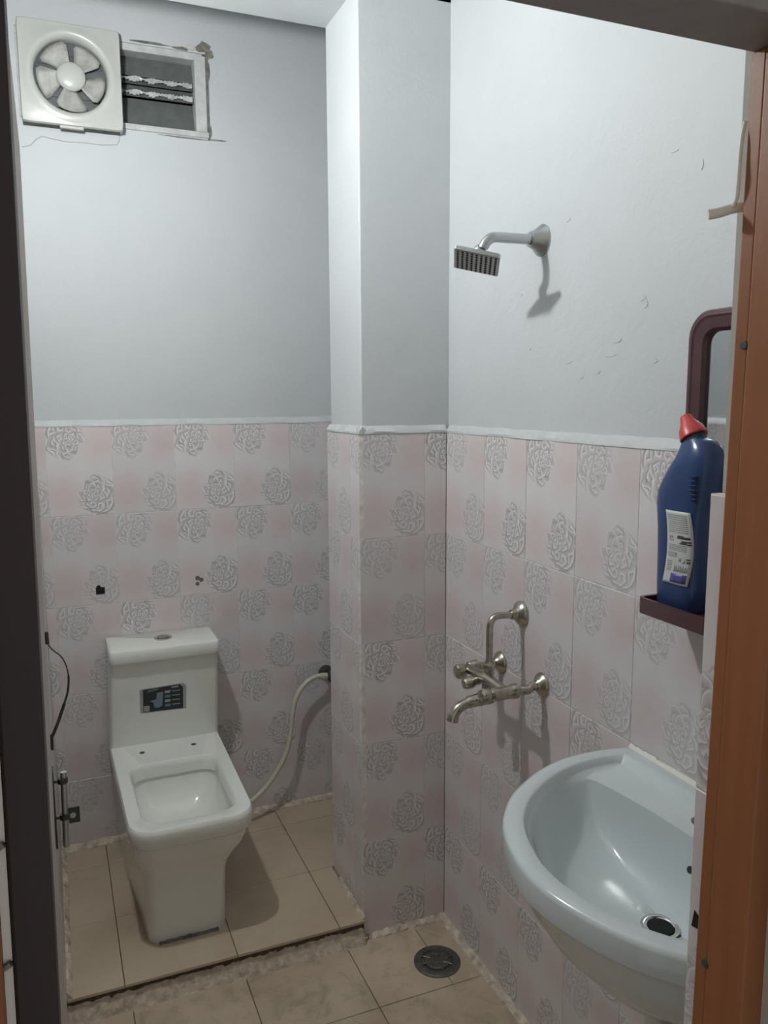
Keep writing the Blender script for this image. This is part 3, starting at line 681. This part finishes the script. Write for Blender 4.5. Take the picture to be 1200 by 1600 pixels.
MB().lathe((dcx, WY, WZ-.1445), (0, 0, 1), [(0, .030), (.0035, .031), (.0045, .028), (.003, .023), (.001, .021)], 30).build('drain_ring', 'chrome', basin, smooth=40)
MB().lathe((dcx, WY, WZ-.1427), (0, 0, 1), [(0, .021), (.0012, .021)], 24).build('drain_hole', 'dark', basin)
for q in (.055, -.055):
    MB().lathe((XR-.062, WY+q, WZ-.0185), (0, 0, 1), [(-.01, .014), (.0016, .014), (.002, .011)], 20).build('tap_hole', 'grime', basin)
MB().lathe((XR-.128, WY+.002, .832), (-.9, 0, .35), [(0, .006), (.003, .006)], 14).build('overflow_hole', 'dark_metal', basin)
rough_strip('sealant_line', (XR, WY+.31, WZ-.004), (XR, WY-.31, WZ-.004), (-1, 0, 0), [(0, 0), (.006, 0), (.004, .006), (0, .010)], 'pvc', .0012, 30)
go = bpy.data.objects['sealant_line']; go.parent = basin; go.matrix_parent_inverse = Matrix.Translation(basin.location).inverted()
MB().tube(spline([(dcx, WY, .665), (dcx, WY, .60), (dcx, WY, .53), (dcx+.03, WY, .50), (dcx+.09, WY, .49), (XR-.001, WY, .49)], 5), .018, 16).build('waste_pipe', 'pvc', basin, smooth=60)

# ------------------------------------------------------------------ mirror with shelf
MY0, MY1, MZ0, MZ1 = -.936, -1.300, 1.205, 1.733
mir = tag(empty('mirror', (XR, -1.118, MZ0)), 'maroon plastic framed mirror with small shelf behind the blue bottle', 'mirror')
XM = XR + PL
def mring(i, x, r=.045):
    rg = rrect(-MY0+i, -MY1-i, MZ0+i, MZ1-i, [.012, .012, max(r-i*.6, .004), max(r-i*.6, .004)], 0, 7)
    return [(x, -y, z) for y, z, _ in rg]
MB().loft([mring(0, XM+.001), mring(.0005, XM-.016), mring(.003, XM-.0195), mring(.010, XM-.0205), mring(.0135, XM-.0185), mring(.016, XM-.0185), mring(.031, XM-.0165), mring(.036, XM-.010), mring(.037, XM-.003)], False, False).build('mirror_frame', 'maroon', mir, smooth=28)
MB().loft([mring(.034, XM-.0060), mring(.034, XM-.0030)]).build('mirror_glass', 'mirror', mir)
# shelf: tray with a raised lip
sx, sy0, sy1, sz = .170, MY0, MY1, 1.228
MB().box((sx+.004, sy1+.004, sz-.014), (XM-.020, sy0-.004, sz)).build('shelf_tray', 'maroon', mir, bevel=.002)
lp = [(XM-.012, sy0), (sx+.012, sy0), (sx+.004, sy0-.004), (sx, sy0-.012), (sx, sy1+.012), (sx+.004, sy1+.004), (sx+.012, sy1), (XM-.012, sy1)]
inn = [(XM-.012, sy0-.006), (sx+.015, sy0-.006), (sx+.009, sy0-.009), (sx+.006, sy0-.015), (sx+.006, sy1+.015), (sx+.009, sy1+.009), (sx+.015, sy1+.006), (XM-.012, sy1+.006)]
mb = MB(); n = len(lp)
mb.loft([[(*p_, sz-.018) for p_ in lp], [(*p_, sz+.010) for p_ in lp], [(*p_, sz+.010) for p_ in inn], [(*p_, sz-.018) for p_ in inn], [(*p_, sz-.018) for p_ in lp]], False, False, closed=False)
mb.build('shelf_lip', 'maroon', mir, smooth=30)

# ------------------------------------------------------------------ cleaner bottle
bot = tag(empty('cleaner_bottle', (.220, -1.0, sz)), 'blue toilet cleaner bottle with tilted red cap on mirror shelf', 'bottle')
BX = .2165
Lp = [(-.955, 1.2285), (-.951, 1.234), (-.950, 1.266), (-.949, 1.319), (-.947, 1.365), (-.942, 1.405), (-.944, 1.428), (-.954, 1.447), (-.966, 1.465), (-.979, 1.482), (-.986, 1.496), (-.990, 1.508)]
Rp = [(-1.045, 1.2285), (-1.049, 1.234), (-1.050, 1.271), (-1.051, 1.330), (-1.054, 1.380), (-1.061, 1.420), (-1.064, 1.440), (-1.065, 1.462), (-1.065, 1.486), (-1.058, 1.503), (-1.046, 1.516), (-1.032, 1.523)]
hx = [.026, .030, .0315, .032, .033, .034, .034, .033, .032, .0285, .024, .020]
def bring(i, grow=0.0, n=28):
    (y0, z0), (y1, z1) = Lp[i], Rp[i]; out = []
    cy, cz = (y0+y1)/2, (z0+z1)/2; ay, az = (y0-y1)/2, (z0-z1)/2
    for k in range(n):
        a = 2*math.pi*k/n; c, s_ = math.cos(a), math.sin(a)
        c2 = math.copysign(abs(c)**.72, c); s2 = math.copysign(abs(s_)**.72, s_)
        out.append((BX + (hx[i]+grow)*s2, cy + ay*c2*(1+grow/.05), cz + az*c2))
    return out
MB().loft([bring(i) for i in range(12)]).build('bottle_body', 'blue', bot, smooth=50)
ax = Vector((0, .55, .835)); nc = Vector((BX, -1.011, 1.5155))
MB().lathe(nc - ax*.004, ax, [(0, .0195), (.008, .0195), (.016, .018)], 26).build('bottle_neck', 'black_plastic', bot, smooth=40)
cap = MB().lathe(nc + ax*.006, ax, [(0, .0225), (.002, .0235), (.016, .0205), (.028, .0135), (.038, .0105), (.042, .0085), (.0425, .003)], 26).build('bottle_cap', 'red', bot, smooth=35)
for k in range(6):
    MB().box((BX-.0345-.0004*k, -1.051, 1.452+.0075*k-.030), (BX-.028, -1.037, 1.4535+.0075*k-.030)).build('volume_mark', 'blue', bot, bevel=.0004)
# label: follows the front (room side) of the bottle
def bx_at(y, z, off):
    """front surface x at (y,z)"""
    for i in range(11):
        za = (Lp[i][1]+Rp[i][1])/2; zb = (Lp[i+1][1]+Rp[i+1][1])/2
        if za <= z <= zb:
            t = (z-za)/(zb-za); y0 = Lp[i][0]*(1-t)+Lp[i+1][0]*t; y1 = Rp[i][0]*(1-t)+Rp[i+1][0]*t; h_ = hx[i]*(1-t)+hx[i+1]*t
            c2 = max(-.999, min(.999, (y-(y0+y1)/2)/((y0-y1)/2))); c = math.copysign(abs(c2)**(1/.72), c2)
            return BX - h_*(math.sqrt(max(0, 1-c*c))**.72) - off
    return BX - .03
def lab_edge(z):
    t = (z-1.274)/(1.399-1.274)
    w = -.006 + .049*t - .044*t*t
    return -.9870 - w*.7, -1.0395 - w*.55
def lab_patch(u0, u1, v0, v1, off, name, mat, par, nu=6, nv=10):
    mb = MB(); rows = []
    for j in range(nv+1):
        z = 1.274 + .125*(v0+(v1-v0)*j/nv); l_, r2 = lab_edge(z)
        rows.append([(bx_at(l_+(r2-l_)*(u0+(u1-u0)*i/nu), z, off), l_+(r2-l_)*(u0+(u1-u0)*i/nu), z) for i in range(nu+1)])
    mb.loft(rows, False, False, closed=False)
    o = mb.build(name, mat, par, smooth=60, fix=False)
    sd = o.modifiers.new('thick', 'SOLIDIFY'); sd.thickness = .0004; sd.offset = 0
    return o
label = lab_patch(0, 1, 0, 1, .0010, 'bottle_label', 'label', bot, 8, 24); label['label'] = 'white printed label on the blue bottle'
def pr(u0, u1, v0, v1, mat, name='printed_text'): return lab_patch(u0, u1, v0, v1, .0015, name, mat, label, 3, 3)
for i in range(9): pr(.10, .86, .715+.028*i, .727+.028*i, 'label_grey')
for i in range(4): pr(.08, .80, .470+.024*i, .480+.024*i, 'label_grey')
pr(.45, .92, .635, .665, 'label_dark'); pr(.48, .70, .665, .680, 'label_dark'); pr(.62, .95, .590, .612, 'label_dark'); pr(.55, .80, .568, .588, 'label_dark'); pr(.82, .96, .560, .580, 'label_dark')
pr(.12, .16, .60, .67, 'label_pink'); pr(.16, .30, .60, .615, 'label_pink'); pr(.18, .26, .635, .67, 'label_pink')
for i in range(3): pr(.06, .46, .385+.022*i, .397+.022*i, 'label_grey')
for i in range(5): pr(.06, .28, .19+.03*i, .202+.03*i, 'label_grey')
for i, (a, w_) in enumerate(((.40, .05), (.48, .03), (.54, .07), (.64, .03), (.70, .05), (.78, .06), (.87, .03))): pr(a, a+w_, .185, .275, 'label_grey', 'printed_barcode')
pr(.55, .64, .33, .38, 'label_grey'); pr(.82, .94, .36, .375, 'label_dark'); pr(.84, .95, .315, .34, 'label_dark'); pr(.70, .78, .31, .36, 'label_grey')
pr(.32, .92, .030, .150, 'label_purple', 'printed_panel')

# ------------------------------------------------------------------ floor drain
dr = tag(empty('floor_drain', (.156, -.176, 0)), 'round dark metal floor drain in the beige tiles by pillar', 'floor drain')
MB().lathe((.156, -.176, .0002), (0, 0, 1), [(0, .066), (.003, .066), (.006, .060), (.0055, .046), (.002, .044)], 40).build('drain_rim', 'drain_metal', dr, smooth=35)
MB().lathe((.156, -.176, .0008), (0, 0, 1), [(0, .044), (.0008, .044)], 32).build('drain_well', 'dark', dr)
gr = MB().lathe((.156, -.176, .0012), (0, 0, 1), [(0, .036), (.004, .036), (.006, .032), (.0055, .022), (.003, .020), (.003, .006), (.005, .004)], 30).build('drain_grate', 'drain_metal', dr, smooth=35)
for k in range(8):
    a = 2*math.pi*k/8
    MB().tube([(.156+.020*math.cos(a), -.176+.020*math.sin(a), .0055), (.156+.044*math.cos(a), -.176+.044*math.sin(a), .0045)], .0028, 6).build('grate_bar', 'drain_metal', dr)

# ------------------------------------------------------------------ bolt and wire on the open door leaf
bo = tag(empty('tower_bolt', (-.80, -.80, .92)), 'small steel tower bolt with square hasp plate on the door leaf', 'door bolt')
XF = -.8032
MB().box((XF, -.812, .914), (XF+.0025, -.788, 1.037)).build('bolt_plate', 'dark_metal', bo, bevel=.0008)
MB().tube([(-.789, -.80, .910), (-.7865, -.80, 1.030)], .0047, 14).build('bolt_rod', 'steel', bo, smooth=50)
for z in (.959, 1.017):
    MB().tube([(XF+.001, -.80, z), (-.795, -.80, z+.0), (-.7885, -.80, z)], .0030, 10).tube([(-.7885, -.80, z-.004), (-.7885, -.80, z+.004)], .0075, 14).build('bolt_bracket', 'dark_metal', bo, smooth=40)
mb = MB(); mb.prism([(-.008, -.013), (.008, -.013), (.008, .013), (-.008, .013)], (1, 0, 0), (0, 0, 1), (0, -1, 0), (-.775, -.795, .957), .003); hp_ = mb.build('hasp_plate', 'dark_metal', bo, bevel=.001)
MB().lathe((-.777, -.7982, .957), (0, -1, 0), [(0, .0045), (.0006, .0045)], 12).build('hasp_hole', 'frame_white', hp_)
wire = tag(empty('hanging_wire', (-.797, -.80, 1.24)), 'thin dark looped wire hanging on the door leaf above bolt', 'wire')
MB().tube(spline([(-.797, -.80, 1.246), (-.7965, -.80, 1.233), (-.7905, -.80, 1.222), (-.780, -.80, 1.211), (-.7735, -.80, 1.196), (-.771, -.80, 1.178), (-.7725, -.80, 1.160), (-.776, -.80, 1.146), (-.784, -.80, 1.124), (-.790, -.80, 1.108), (-.7985, -.80, 1.089)], 6),
          [.0010]*30 + [.0016]*15 + [.0024]*16, 8).build('wire_loop', 'dark_metal', wire, smooth=60)
MB().tube([(-.7975, -.80, 1.250), (-.7970, -.80, 1.232)], .0028, 8).build('wire_hook', 'dark_metal', wire, smooth=50)
MB().tube([(-.7995, -.80, 1.092), (-.8000, -.80, 1.068)], .0022, 8).build('wire_tail', 'dark_metal', wire, smooth=50)

# ------------------------------------------------------------------ conduit stub by the right jamb
cd = tag(empty('cable_stub', (-.187, -1.478, 1.75)), 'off-white cable end curling out beside the right door jamb', 'cable')
MB().tube(spline([(-.190, -1.4795, 1.830), (-.1935, -1.4800, 1.815), (-.1945, -1.4800, 1.797), (-.1955, -1.4805, 1.780), (-.1945, -1.479, 1.766), (-.193, -1.474, 1.759)], 5), .0018, 10).build('cable', 'pvc', cd, smooth=60)
MB().tube(spline([(-.178, -1.472, 1.760), (-.190, -1.470, 1.758), (-.201, -1.465, 1.7545), (-.209, -1.460, 1.753)], 4), .0046, 14).build('pipe_end', 'pvc', cd, smooth=60)

# ------------------------------------------------------------------ the bulb that lights the room
lamp = tag(empty('wall_lamp', LAMP), 'bare white bulb on a short bracket high on the left wall', 'lamp')
LX, LY, LZ = LAMP
MB().lathe((XL-PL, LY, LZ+.10), (1, 0, 0), [(0, .030), (.006, .030), (.010, .024)], 24).build('lamp_base', 'pvc', lamp, smooth=35)
MB().tube(spline([(XL-PL+.006, LY, LZ+.10), (LX-.012, LY, LZ+.10), (LX-.002, LY, LZ+.095), (LX, LY, LZ+.080)], 5), .008, 12).build('lamp_bracket', 'pvc', lamp, smooth=60)
MB().lathe((LX, LY, LZ+.085), (0, 0, -1), [(0, .012), (.005, .019), (.040, .020), (.045, .017)], 24).build('lamp_holder', 'pvc', lamp, smooth=40)
MB().lathe((LX, LY, LZ+.042), (0, 0, -1), [(0, .014), (.010, .018), (.020, .027), (.032, .0335), (.044, .034), (.056, .031), (.066, .024), (.073, .013), (.0755, .003)], 20).build('lamp_bulb', 'bulb', lamp, smooth=60)
